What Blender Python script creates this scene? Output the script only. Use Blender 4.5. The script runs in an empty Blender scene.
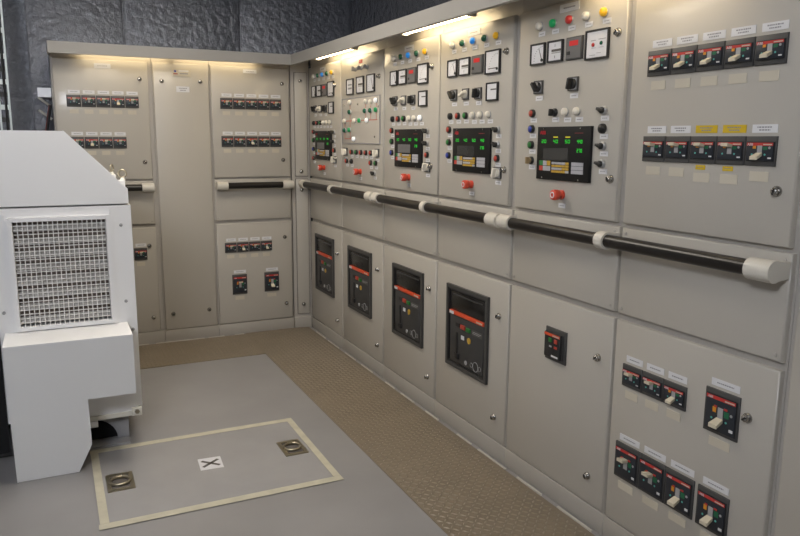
import bpy, bmesh, math, random
from mathutils import Vector, Matrix
random.seed(7)
PI = math.pi
D = bpy.data
SC = bpy.context.scene
COL = SC.collection

# ------------------------------------------------------------------ camera, world, lights, exposure
def R_of(yaw, pitch, roll):
    f = Vector((math.sin(yaw)*math.cos(pitch), math.cos(yaw)*math.cos(pitch), -math.sin(pitch)))
    r0 = Vector((math.cos(yaw), -math.sin(yaw), 0)); u0 = r0.cross(f)
    r = r0*math.cos(roll) + u0*math.sin(roll); u = r.cross(f)
    return r, u, f
cam = D.cameras.new('camera'); cam_o = D.objects.new('camera', cam); COL.objects.link(cam_o)
r, u, f = R_of(0.44961, 0.17739, 0.00698)
cam_o.matrix_world = Matrix(((r.x, u.x, -f.x, -1.8146), (r.y, u.y, -f.y, -5.4119), (r.z, u.z, -f.z, 1.5), (0, 0, 0, 1)))
cam.sensor_width = 36; cam.lens = 721.39*36/800; cam.clip_start = 0.05
SC.camera = cam_o
w = D.worlds.new('world'); SC.world = w; w.use_nodes = True
w.node_tree.nodes['Background'].inputs[0].default_value = (0.5, 0.52, 0.56, 1)
w.node_tree.nodes['Background'].inputs[1].default_value = 0.2
SC.view_settings.view_transform = 'Standard'; SC.view_settings.look = 'None'
SC.view_settings.exposure = 0.06; SC.view_settings.gamma = 1.0; SC.view_settings.use_curve_mapping = False
TUBE_STRENGTH = 13.0        # warm tubes under the canopies
BACK_TUBE_STRENGTH = 8.0
FILL_STRENGTH = 13.0        # added warm fill panel above the middle of the room
FLOOD_STRENGTH = 43.0       # floodlight left of and behind the camera
CEIL_Z = 2.62

# ------------------------------------------------------------------ materials
MATS = {}
def mat(name, col, rough=0.5, metal=0.0, emit=0.0, emit_col=None, bump=None, vary=None, coat=0.0, spec=0.5, alpha=None):
    m = D.materials.new(name); m.use_nodes = True
    nt = m.node_tree; b = nt.nodes['Principled BSDF']
    b.inputs['Base Color'].default_value = (*col, 1); b.inputs['Roughness'].default_value = rough
    b.inputs['Metallic'].default_value = metal; b.inputs['Specular IOR Level'].default_value = spec
    if coat: b.inputs['Coat Weight'].default_value = coat; b.inputs['Coat Roughness'].default_value = 0.12
    if emit:
        b.inputs['Emission Color'].default_value = (*(emit_col or col), 1); b.inputs['Emission Strength'].default_value = emit
    if bump or vary:
        tc = nt.nodes.new('ShaderNodeTexCoord')
    if bump:                                    # (scale, strength, distance)
        n = nt.nodes.new('ShaderNodeTexNoise'); n.inputs['Scale'].default_value = bump[0]; n.inputs['Detail'].default_value = 2
        bp = nt.nodes.new('ShaderNodeBump'); bp.inputs['Strength'].default_value = bump[1]; bp.inputs['Distance'].default_value = bump[2]
        nt.links.new(tc.outputs['Object'], n.inputs['Vector']); nt.links.new(n.outputs['Fac'], bp.inputs['Height'])
        nt.links.new(bp.outputs['Normal'], b.inputs['Normal'])
    if vary:                                    # (scale, amount)
        n = nt.nodes.new('ShaderNodeTexNoise'); n.inputs['Scale'].default_value = vary[0]; n.inputs['Detail'].default_value = 4
        rp = nt.nodes.new('ShaderNodeMapRange'); rp.inputs['From Min'].default_value = 0.3; rp.inputs['From Max'].default_value = 0.7
        rp.inputs['To Min'].default_value = 1-vary[1]; rp.inputs['To Max'].default_value = 1+vary[1]
        mx = nt.nodes.new('ShaderNodeVectorMath'); mx.operation = 'SCALE'; mx.inputs[0].default_value = col
        nt.links.new(tc.outputs['Object'], n.inputs['Vector']); nt.links.new(n.outputs['Fac'], rp.inputs['Value'])
        nt.links.new(rp.outputs['Result'], mx.inputs['Scale']); nt.links.new(mx.outputs['Vector'], b.inputs['Base Color'])
    MATS[name] = m
    return m
mat('door_paint', (0.445, 0.418, 0.368), 0.40, bump=(260, 0.10, 0.002), vary=(1.5, 0.03), coat=0.25)
mat('frame_paint', (0.40, 0.375, 0.34), 0.42, bump=(260, 0.10, 0.002), coat=0.25)
mat('toe_paint', (0.39, 0.365, 0.325), 0.5)
mat('gen_white', (0.80, 0.80, 0.80), 0.38, bump=(300, 0.04, 0.002))
mat('duct_grey', (0.72, 0.72, 0.71), 0.45)
mat('gen_cream', (0.72, 0.70, 0.62), 0.4)
mat('gen_screen', (0.74, 0.73, 0.70), 0.45)
mat('gen_dark', (0.20, 0.17, 0.15), 0.8)
mat('slat_grey', (0.60, 0.58, 0.56), 0.5)
mat('print_red', (0.16, 0.015, 0.02), 0.5)
mat('plinth_grey', (0.30, 0.30, 0.31), 0.6)
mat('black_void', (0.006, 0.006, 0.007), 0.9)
mat('floor_paint', (0.275, 0.268, 0.266), 0.38, bump=(30, 0.05, 0.003), vary=(2.2, 0.07))
mat('hatch_paint', (0.30, 0.293, 0.29), 0.4, vary=(5, 0.05))
mat('tape', (0.50, 0.47, 0.365), 0.6, vary=(14, 0.10))
mat('tread', (0.20, 0.160, 0.112), 0.5, vary=(4, 0.10))
mat('tread_glint', (0.245, 0.205, 0.150), 0.32, vary=(9, 0.15))  # lighter lug colour stands in for glints on the raised pattern
mat('sealant', (0.55, 0.52, 0.46), 0.6)
mat('black_plastic', (0.018, 0.018, 0.019), 0.42)
mat('screen_black', (0.007, 0.007, 0.0075), 0.5, spec=0.3)
mat('bezel_grey', (0.060, 0.059, 0.057), 0.45)
mat('face_navy', (0.020, 0.024, 0.032), 0.4)
mat('band_red', (0.48, 0.035, 0.03), 0.4)
mat('band_orange', (0.62, 0.075, 0.025), 0.4)
mat('lever', (0.62, 0.56, 0.42), 0.45)
mat('slot_grey', (0.33, 0.33, 0.33), 0.5)
mat('orange_flag', (0.62, 0.25, 0.02), 0.5)
mat('green_flag', (0.01, 0.13, 0.055), 0.5)
mat('teal_dot', (0.10, 0.42, 0.36), 0.5)
mat('white_sticker', (0.62, 0.62, 0.62), 0.5)
mat('label_white', (0.66, 0.66, 0.67), 0.5)
mat('label_yellow', (0.58, 0.40, 0.01), 0.5)
mat('label_beige', (0.53, 0.485, 0.39), 0.6)
mat('print_grey', (0.25, 0.25, 0.26), 0.6)
mat('print_dark', (0.10, 0.09, 0.08), 0.6)
mat('chrome', (0.42, 0.41, 0.39), 0.25, metal=1.0)
mat('brass', (0.40, 0.36, 0.27), 0.35, metal=1.0)
mat('black_slot', (0.01, 0.01, 0.01), 0.6)
mat('ring_black', (0.02, 0.02, 0.02), 0.35)
mat('ring_grey', (0.42, 0.42, 0.42), 0.3, metal=0.6)
mat('lens_white', (0.74, 0.70, 0.60), 0.3)
mat('lens_white_lit', (0.85, 0.85, 0.85), 0.3, emit=0.35)
mat('lens_green', (0.012, 0.10, 0.055), 0.25)
mat('lens_green_lit', (0.008, 0.25, 0.08), 0.3, emit=0.12, emit_col=(0.01, 0.5, 0.14))
mat('lens_blue', (0.02, 0.22, 0.65), 0.3, emit=0.22, emit_col=(0.02, 0.28, 0.9))
mat('lens_yellow', (0.78, 0.43, 0.02), 0.3, emit=0.12)
mat('lens_red', (0.50, 0.035, 0.03), 0.3)
mat('cap_red', (0.42, 0.05, 0.03), 0.4)
mat('cap_green', (0.02, 0.16, 0.03), 0.4)
mat('cap_blue', (0.03, 0.05, 0.30), 0.4)
mat('cap_black', (0.015, 0.015, 0.015), 0.4)
mat('cap_brown', (0.28, 0.20, 0.10), 0.4)
mat('estop_red', (0.62, 0.07, 0.035), 0.35)
mat('dial_white', (0.66, 0.66, 0.68), 0.4)
mat('meter_dark', (0.13, 0.13, 0.13), 0.4)
mat('led_red', (0.30, 0.01, 0.01), 0.4, emit=0.3, emit_col=(0.8, 0.01, 0.015))
mat('led_green', (0.01, 0.3, 0.02), 0.4, emit=0.45, emit_col=(0.02, 0.75, 0.04))
mat('led_yellow', (0.4, 0.35, 0.02), 0.4, emit=0.5, emit_col=(0.7, 0.6, 0.02))
mat('lcd_dark', (0.030, 0.031, 0.031), 0.25)
mat('lcd_grey', (0.13, 0.13, 0.13), 0.3)
mat('logo_red', (0.5, 0.02, 0.03), 0.4)
mat('key_grey', (0.40, 0.40, 0.43), 0.5)
mat('key_yellow', (0.50, 0.31, 0.04), 0.5)
mat('key_red', (0.50, 0.06, 0.04), 0.5)
mat('key_green', (0.03, 0.20, 0.05), 0.5)
mat('acb_grey', (0.042, 0.042, 0.042), 0.45)
mat('acb_frame', (0.055, 0.054, 0.052), 0.45)
mat('acb_gloss', (0.010, 0.010, 0.010), 0.2)
mat('mimic_plate', (0.52, 0.48, 0.42), 0.22, coat=0.4)
mat('mimic_red', (0.40, 0.10, 0.07), 0.5)
mat('rail_black', (0.010, 0.008, 0.007), 0.33, spec=0.4)
mat('rail_cream', (0.60, 0.57, 0.50), 0.4)
mat('canopy_paint', (0.32, 0.31, 0.29), 0.5)
mat('fitting_white', (0.70, 0.68, 0.62), 0.5)
mat('tube_glow', (1, 0.9, 0.7), 0.5, emit=TUBE_STRENGTH, emit_col=(1.0, 0.80, 0.50))
mat('back_tube_glow', (1, 0.9, 0.7), 0.5, emit=BACK_TUBE_STRENGTH, emit_col=(1.0, 0.80, 0.50))
mat('fill_glow', (1, 1, 1), 0.5, emit=FILL_STRENGTH, emit_col=(1.0, 0.91, 0.79))
mat('flood_glow', (1, 1, 1), 0.5, emit=FLOOD_STRENGTH, emit_col=(0.95, 0.98, 1.06))
mat('ceiling_paint', (0.55, 0.55, 0.55), 0.7)
mat('wall_paint', (0.50, 0.50, 0.50), 0.7)
mat('tray_metal', (0.50, 0.54, 0.52), 0.4, metal=0.5)
mat('bracket_metal', (0.5, 0.5, 0.5), 0.35, metal=0.7)
mat('cable_dark', (0.02, 0.02, 0.02), 0.5)
mat('cable_red', (0.20, 0.05, 0.04), 0.5)

def foil(name, col, rough):
    m = D.materials.new(name); m.use_nodes = True; nt = m.node_tree; b = nt.nodes['Principled BSDF']
    b.inputs['Base Color'].default_value = (*col, 1); b.inputs['Roughness'].default_value = rough; b.inputs['Metallic'].default_value = 0.6
    tc = nt.nodes.new('ShaderNodeTexCoord')
    n1 = nt.nodes.new('ShaderNodeTexNoise'); n1.inputs['Scale'].default_value = 22; n1.inputs['Detail'].default_value = 7; n1.inputs['Roughness'].default_value = 0.65
    n2 = nt.nodes.new('ShaderNodeTexVoronoi'); n2.inputs['Scale'].default_value = 11; n2.feature = 'DISTANCE_TO_EDGE'
    ad = nt.nodes.new('ShaderNodeMath'); ad.operation = 'MULTIPLY_ADD'; ad.inputs[1].default_value = 0.7
    bp = nt.nodes.new('ShaderNodeBump'); bp.inputs['Strength'].default_value = 1.0; bp.inputs['Distance'].default_value = 0.013
    nt.links.new(tc.outputs['Object'], n1.inputs['Vector']); nt.links.new(tc.outputs['Object'], n2.inputs['Vector'])
    nt.links.new(n2.outputs['Distance'], ad.inputs[0]); nt.links.new(n1.outputs['Fac'], ad.inputs[2])
    nt.links.new(ad.outputs[0], bp.inputs['Height']); nt.links.new(bp.outputs['Normal'], b.inputs['Normal'])
    MATS[name] = m
foil('foil', (0.25, 0.262, 0.295), 0.15)

# ------------------------------------------------------------------ mesh building
class MB:
    def __init__(s): s.v = []; s.f = []; s.i = []; s.mats = []; s.sm = []
    def mi(s, m):
        if m not in s.mats: s.mats.append(m)
        return s.mats.index(m)
    def face(s, idx, m, smooth=False): s.f.append(idx); s.i.append(s.mi(m)); s.sm.append(smooth)
    def box(s, x0, x1, y0, y1, z0, z1, m):
        b = len(s.v)
        s.v += [(x0,y0,z0),(x1,y0,z0),(x1,y1,z0),(x0,y1,z0),(x0,y0,z1),(x1,y0,z1),(x1,y1,z1),(x0,y1,z1)]
        for q in ((0,3,2,1),(4,5,6,7),(0,1,5,4),(1,2,6,5),(2,3,7,6),(3,0,4,7)): s.face([b+k for k in q], m)
        return s
    def cbox(s, x0, x1, y0, y1, z0, z1, c, m):          # box whose front (min y) edges are chamfered twice (rounded look)
        b = len(s.v); rings = [(0, y1), (0, y0+c), (c*0.3, y0+c*0.3), (c, y0)]
        for ins, y in rings:
            s.v += [(x0+ins,y,z0+ins),(x1-ins,y,z0+ins),(x1-ins,y,z1-ins),(x0+ins,y,z1-ins)]
        s.face([b+3,b+2,b+1,b], m)
        n = len(rings)
        for k in range(n-1):
            for j in range(4):
                a = b+4*k+j; d = b+4*k+(j+1) % 4
                s.face([a, d, d+4, a+4], m, k > 0)
        t = b+4*(n-1); s.face([t, t+1, t+2, t+3], m)
        return s
    def frame(s, x0, x1, y0, y1, z0, z1, t, m):         # rectangular ring, border t
        s.box(x0, x0+t, y0, y1, z0, z1, m); s.box(x1-t, x1, y0, y1, z0, z1, m)
        s.box(x0+t, x1-t, y0, y1, z0, z0+t, m); s.box(x0+t, x1-t, y0, y1, z1-t, z1, m); return s
    def lathe(s, c, prof, m, n=16, axis='y'):           # prof: (radius, height out of the face); axis y points to -y, z to +z
        rows = []
        for (rr, h) in prof:
            row = []
            if rr < 1e-6:
                row = [len(s.v)]; s.v.append(s._ax(c, 0, 0, h, axis))
            else:
                for k in range(n):
                    a = 2*PI*k/n; row.append(len(s.v)); s.v.append(s._ax(c, rr*math.cos(a), rr*math.sin(a), h, axis))
            rows.append(row)
        for A, B in zip(rows, rows[1:]):
            for k in range(n):
                k2 = (k+1) % n
                if len(A) == 1: s.face([A[0], B[k], B[k2]], m, True)
                elif len(B) == 1: s.face([A[k], A[k2], B[0]], m, True)
                else: s.face([A[k], A[k2], B[k2], B[k]], m, True)
        if len(rows[0]) > 1: s.face(rows[0][::-1], m)
        if len(rows[-1]) > 1: s.face(rows[-1], m)
        return s
    def _ax(s, c, a, b, h, axis):
        if axis == 'y': return (c[0]+a, c[1]-h, c[2]+b)
        if axis == 'z': return (c[0]+a, c[1]+b, c[2]+h)
        return (c[0]+h, c[1]+a, c[2]+b)
    def prism(s, pts, y0, y1, m):                       # polygon in x,z extruded along y
        b = len(s.v); n = len(pts)
        s.v += [(p[0], y0, p[1]) for p in pts] + [(p[0], y1, p[1]) for p in pts]
        s.face(list(range(b, b+n)), m); s.face(list(range(b+2*n-1, b+n-1, -1)), m)
        for k in range(n):
            k2 = (k+1) % n; s.face([b+k, b+n+k, b+n+k2, b+k2], m)
        return s
    def rod(s, a, b_, rad, m, n=12):
        a = Vector(a); b_ = Vector(b_); d = (b_-a).normalized()
        up = Vector((0,0,1)) if abs(d.z) < 0.9 else Vector((1,0,0))
        p = d.cross(up).normalized(); q = d.cross(p); i0 = len(s.v)
        for e in (a, b_):
            for k in range(n):
                t = 2*PI*k/n; s.v.append(tuple(e + p*rad*math.cos(t) + q*rad*math.sin(t)))
        for k in range(n):
            k2 = (k+1) % n; s.face([i0+k, i0+k2, i0+n+k2, i0+n+k], m, True)
        s.face([i0+k for k in range(n)][::-1], m); s.face([i0+n+k for k in range(n)], m)
        return s
    def torus(s, c, R, rr, m, n=20, k=8, plane='xz', a0=0, a1=2*PI):
        i0 = len(s.v); closed = abs(a1-a0-2*PI) < 1e-6; N = n if closed else n+1
        for i in range(N):
            a = a0+(a1-a0)*i/n
            for j in range(k):
                t = 2*PI*j/k; rad = R+rr*math.cos(t); h = rr*math.sin(t)
                if plane == 'xz': s.v.append((c[0]+rad*math.cos(a), c[1]+h, c[2]+rad*math.sin(a)))
                else: s.v.append((c[0]+rad*math.cos(a), c[1]+rad*math.sin(a), c[2]+h))
        for i in range(n):
            i2 = (i+1) % N if closed else i+1
            for j in range(k):
                j2 = (j+1) % k; s.face([i0+i*k+j, i0+i2*k+j, i0+i2*k+j2, i0+i*k+j2], m, True)
        return s
    def mesh(s, name):
        me = D.meshes.new(name); me.from_pydata(s.v, [], s.f)
        for m in s.mats: me.materials.append(MATS[m])
        me.polygons.foreach_set('material_index', s.i)
        me.polygons.foreach_set('use_smooth', s.sm)
        bm = bmesh.new(); bm.from_mesh(me); bmesh.ops.recalc_face_normals(bm, faces=bm.faces); bm.to_mesh(me); bm.free()
        if any(s.sm): me.set_sharp_from_angle(angle=math.radians(50))
        me.update(); return me
CACHE = {}
def cached(key, fn):
    if key not in CACHE: CACHE[key] = fn().mesh(str(key[0]))
    return CACHE[key]
def put(name, me, parent=None, loc=(0,0,0), rot=None, label=None, kind=None):
    if isinstance(me, MB): me = me.mesh(name)
    o = D.objects.new(name, me); COL.objects.link(o); o.location = loc
    if rot: o.rotation_euler = rot
    if parent: o.parent = parent
    if label: o['label'] = label
    if kind: o['kind'] = kind
    return o
def thing(name, label, cat, loc=(0,0,0), rz=0.0, group=None):
    o = D.objects.new(name, None); COL.objects.link(o); o.location = loc; o.rotation_euler = (0,0,rz)
    o.empty_display_size = 0.1; o['label'] = label; o['category'] = cat
    if group: o['group'] = group
    return o
def text_mesh(txt, size, m):
    cu = D.curves.new('text', 'FONT'); cu.body = txt; cu.size = size; cu.align_x = 'CENTER'; cu.align_y = 'CENTER'; cu.extrude = 0.0004; cu.resolution_u = 2
    o = D.objects.new('text', cu); COL.objects.link(o); bpy.context.view_layer.update()
    me = D.meshes.new_from_object(o.evaluated_get(bpy.context.evaluated_depsgraph_get()))
    D.objects.remove(o); D.curves.remove(cu)
    me.materials.clear(); me.materials.append(MATS[m]); return me
STAND = (PI/2, 0, 0)        # text lying in xy turned to face -y

# ------------------------------------------------------------------ setting
def struct(name, mb, parent=None, label=None):
    return put(name, mb, parent, kind='structure', label=label)
XL, YF = -4.2, -8.0
struct('floor', MB().box(XL-0.2, 0.8, YF-0.2, 1.5, -0.1, 0, 'floor_paint'))
struct('ceiling', MB().box(XL-0.2, 0.8, YF-0.2, 1.5, CEIL_Z+0.18, CEIL_Z+0.28, 'ceiling_paint'))
wb = struct('wall_back', MB().box(-1.9, 0.7, 0.62, 0.72, 0, CEIL_Z+0.18, 'foil'))
put('insulation_sheet', MB().cbox(-1.895, -1.243, 0.60, 0.62, 0.002, CEIL_Z+0.17, 0.008, 'foil'), wb)
put('insulation_sheet', MB().cbox(-1.236, -0.36, 0.602, 0.62, 0.002, CEIL_Z+0.17, 0.008, 'foil'), wb)
put('insulation_sheet', MB().cbox(-0.354, 0.594, 0.601, 0.62, 0.002, CEIL_Z+0.17, 0.008, 'foil'), wb)
wk = struct('wall_back_recess', MB().box(XL, -1.9, 1.1, 1.2, 0, CEIL_Z+0.18, 'foil').box(-1.915, -1.9, 0.73, 1.1, 0, CEIL_Z+0.18, 'foil'))
struct('wall_right', MB().box(0.602, 0.70, YF, 0.60, 0, CEIL_Z+0.18, 'foil'))
struct('wall_left', MB().box(XL-0.1, XL, YF, 1.2, 0, CEIL_Z+0.18, 'wall_paint'))
struct('wall_front', MB().box(XL, 0.7, YF-0.1, YF, 0, CEIL_Z+0.18, 'wall_paint'))

# ------------------------------------------------------------------ walkway plates on the floor
def lugs(x0, x1, y0, y1, pitch=0.027):
    mb = MB(); ny = int((y1-y0)/pitch); nx = int((x1-x0)/pitch)
    for j in range(ny):
        for i in range(nx):
            cx = x0+(i+0.5)*pitch; cy = y0+(j+0.5)*pitch
            a = PI/4 if (i+j) % 2 else -PI/4
            ca, sa = math.cos(a), math.sin(a); L, W, H = 0.0140, 0.0045, 0.0030
            b = len(mb.v)
            for (px, py, pz) in ((-L,0,0),(0,-W,0),(L,0,0),(0,W,0),(-L*0.4,0,H),(L*0.4,0,H)):
                mb.v.append((cx+px*ca-py*sa, cy+px*sa+py*ca, 0.004+pz))
            for q in ((0,1,5,4),(1,2,5),(2,3,4,5),(3,0,4)): mb.face([b+k for k in q], 'tread_glint', False)
    return mb
wr = thing('tread_plate', 'brown checker tread plate running along the floor in front of the long right switchboard', 'floor plate', (0,0,0))
ys = [-5.6, -4.0, -2.35, -0.003]
for a, b in zip(ys, ys[1:]):
    put('plate', MB().box(-0.535, -0.026, a, b-0.002, 0, 0.004, 'tread'), wr)
o = put('tread_lugs', lugs(-0.53, -0.03, -5.6, -0.03), wr, kind='stuff')
mb = MB()
for k in range(16):
    y = -4.9+k*0.3+random.uniform(-0.03, 0.03); L = random.uniform(0.12, 0.26)
    put('sealant_bead', MB().box(-0.024, -0.016, y, y+L, 0, 0.006+0.004*random.random(), 'sealant'), wr)
wl = thing('tread_plate', 'brown checker tread plate on the floor in front of the back row of cabinets', 'floor plate', (0,0,0))
put('plate', MB().box(-3.2, -1.902, -0.59, -0.026, 0, 0.004, 'tread'), wl)
put('plate', MB().box(-1.90, -0.537, -0.59, -0.026, 0, 0.004, 'tread'), wl)
put('tread_lugs', lugs(-3.2, -0.54, -0.585, -0.03), wl, kind='stuff')
mb = MB()
for x, L in ((-1.75,0.5),(-1.2,0.35),(-0.82,0.12),(-0.62,0.07)): put('sealant_bead', MB().box(x, x+L, -0.024, -0.016, 0, 0.008, 'sealant'), wl)

# ------------------------------------------------------------------ floor hatch
h = thing('floor_hatch', 'grey floor hatch outlined with cream tape, with two ring pulls and an X mark', 'hatch', (-1.235, -2.2, 0))
put('hatch_plate', MB().cbox(-0.49, 0.49, -0.36, 0.355, 0, 0.003, 0.001, 'hatch_paint'), h)
def strip(x0, x1, y0, y1): return MB().box(x0, x1, y0, y1, 0.0032, 0.0045, 'tape')
put('tape_strip', strip(-0.502, 0.505, 0.345, 0.385), h); put('tape_strip', strip(-0.505, 0.505, -0.405, -0.362), h)
put('tape_strip', strip(-0.500, -0.466, -0.361, 0.344), h); put('tape_strip', strip(0.472, 0.504, -0.361, 0.344), h)
def ringpull():
    m = MB(); m.frame(-0.056, 0.056, -0.0012, 0.006, -0.088, 0.088, 0.02, 'brass')
    return m
def flat(mb):                                       # turn a mesh built facing -y to face up
    mb.v = [(x, z, -y) for (x, y, z) in mb.v]; return mb
for (x, y) in ((-0.397, -0.015), (0.396, 0.012)):
    m = flat(MB().frame(-0.056, 0.056, -0.008, -0.003, -0.085, 0.085, 0.018, 'brass').box(-0.04, 0.04, -0.004, -0.003, -0.07, 0.07, 'print_dark'))
    rp = put('ring_pull', m, h, (x, y, 0), label='recessed brass ring pull')
    put('ring', MB().torus((0, 0, 0.010), 0.041, 0.0065, 'brass', 24, 8, 'xy'), rp)
    put('hinge_tab', MB().box(-0.012, 0.012, 0.030, 0.055, 0.006, 0.014, 'brass'), rp)
mk = put('target_marker', MB().box(-0.052, 0.052, -0.062, 0.062, 0.003, 0.0042, 'dial_white'), h, (0.0, 0.007, 0), rot=(0,0,-0.06), label='white square marker with a black X')
for a in (0.72, -0.72):
    put('cross_stroke', MB().box(-0.050, 0.050, -0.0075, 0.0075, 0.0043, 0.0050, 'print_dark'), mk, rot=(0,0,a))

# ------------------------------------------------------------------ small devices (built facing -y, door face at y=0)
def lock_mesh():
    return cached(('door_lock',), lambda: MB().lathe((0,0,0), [(0.0155,0),(0.0155,0.005),(0.013,0.008),(0.011,0.008),(0.0105,0.016),(0.008,0.018)], 'chrome', 14).box(-0.0025, 0.0025, -0.0195, -0.017, -0.009, 0.009, 'black_slot'))
def label_mesh(w_, h_, m, lines=1):
    def fn():
        b = MB().box(-w_/2, w_/2, -0.0016, 0, -h_/2, h_/2, m)
        for k in range(lines):
            z = 0 if lines == 1 else (h_*0.17 if k == 0 else -h_*0.17)
            L = w_*(0.30 if k == 0 else 0.22)
            x = -L
            while x < L-0.001:                         # illegible small print: short dashes
                q = min(L, x+random.uniform(0.003, 0.008)); b.box(x, q, -0.0019, -0.0016, z-h_*0.085, z+h_*0.085, 'print_grey'); x = q+0.0018
        return b
    return cached(('label', round(w_,3), round(h_,3), m, lines), fn)
def add_label(p, x, z, w_=0.042, h_=0.018, m='label_white', lines=1, name='device_label', lab=None):
    return put(name, label_mesh(w_, h_, m, lines), p, (x, 0, z), label=lab)
CW = {'lens_white':'cream white', 'lens_white_lit':'lit white', 'lens_green':'dark green', 'lens_green_lit':'lit green', 'lens_blue':'lit blue', 'lens_yellow':'yellow', 'lens_red':'red',
      'cap_red':'red', 'cap_green':'green', 'cap_blue':'blue', 'cap_black':'black', 'cap_brown':'brown'}
def lamp(p, x, z, m, s=1.0, lab=True):
    ring = cached(('pilot_ring', s), lambda: MB().lathe((0,0,0), [(0.0170*s,0),(0.0170*s,0.003),(0.0155*s,0.005)], 'ring_grey', 18))
    lens = cached(('lens', m, s), lambda: MB().lathe((0,0,0), [(0.0150*s,0.003),(0.0152*s,0.010*s),(0.0140*s,0.015*s),(0.010*s,0.0185*s),(0.0,0.020*s)], m, 18))
    o = put('pilot_lamp', ring, p, (x, 0, z), label=CW[m]+' pilot lamp'); put('lens', lens, o)
    if lab: add_label(p, x+0.012, z-0.031)
    return o
def button(p, x, z, m, lab=True, s=1.0):
    ring = cached(('button_ring', s), lambda: MB().lathe((0,0,0), [(0.0165*s,0),(0.0165*s,0.010),(0.0150*s,0.013),(0.0125*s,0.013),(0.0125*s,0.009)], 'ring_black', 18))
    cap = cached(('button_cap', m, s), lambda: MB().lathe((0,0,0), [(0.0122*s,0.007),(0.0122*s,0.0145),(0.0105*s,0.0165),(0,0.017)], m, 16))
    o = put('push_button', ring, p, (x, 0, z), label=CW[m]+' push button'); put('button_cap', cap, o)
    if lab: add_label(p, x+0.006, z-0.028)
    return o
def selector(p, x, z, lab=True, ang=0.5, m='cap_black', ring='ring_grey'):
    bz = cached(('sel_bezel', ring), lambda: MB().lathe((0,0,0), [(0.0165,0),(0.0165,0.006),(0.0150,0.009),(0.012,0.010)], ring, 18))
    kn = cached(('sel_knob', m), lambda: MB().lathe((0,0,0), [(0.0118,0.008),(0.0118,0.016),(0.0105,0.017)], m, 16).cbox(-0.0045, 0.0045, -0.031, -0.015, -0.0135, 0.0135, 0.002, m))
    o = put('selector_switch', bz, p, (x, 0, z)); put('knob', kn, o, rot=(0, ang, 0))
    if lab: add_label(p, x+0.006, z-0.028)
    return o
def cam_switch(p, x, z, lab=True, light=False, ang=0.6):
    km = 'lens_white' if light else 'cap_black'
    bz = cached(('cam_plate',), lambda: MB().cbox(-0.026, 0.026, -0.006, 0, -0.026, 0.026, 0.002, 'slot_grey').box(0.0275, 0.0262, -0.005, 0, -0.026, 0.026, 'black_plastic'))
    kn = cached(('cam_knob', km), lambda: MB().lathe((0,0,0), [(0.0195,0.006),(0.0185,0.014),(0.0165,0.016)], km, 18).cbox(-0.006, 0.006, -0.036, -0.014, -0.0205, 0.0205, 0.003, km))
    o = put('rotary_switch', bz, p, (x, 0, z), label='square rotary switch with '+('white' if light else 'black')+' handle')
    put('knob', kn, o, rot=(0, ang, 0))
    put('plate_rim', cached(('cam_rim',), lambda: MB().frame(-0.028, 0.028, -0.008, 0, -0.026, 0.026, 0.004, 'bezel_grey')), o)
    if lab: add_label(p, x+0.004, z-0.044, 0.046, 0.018)
    return o
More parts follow.
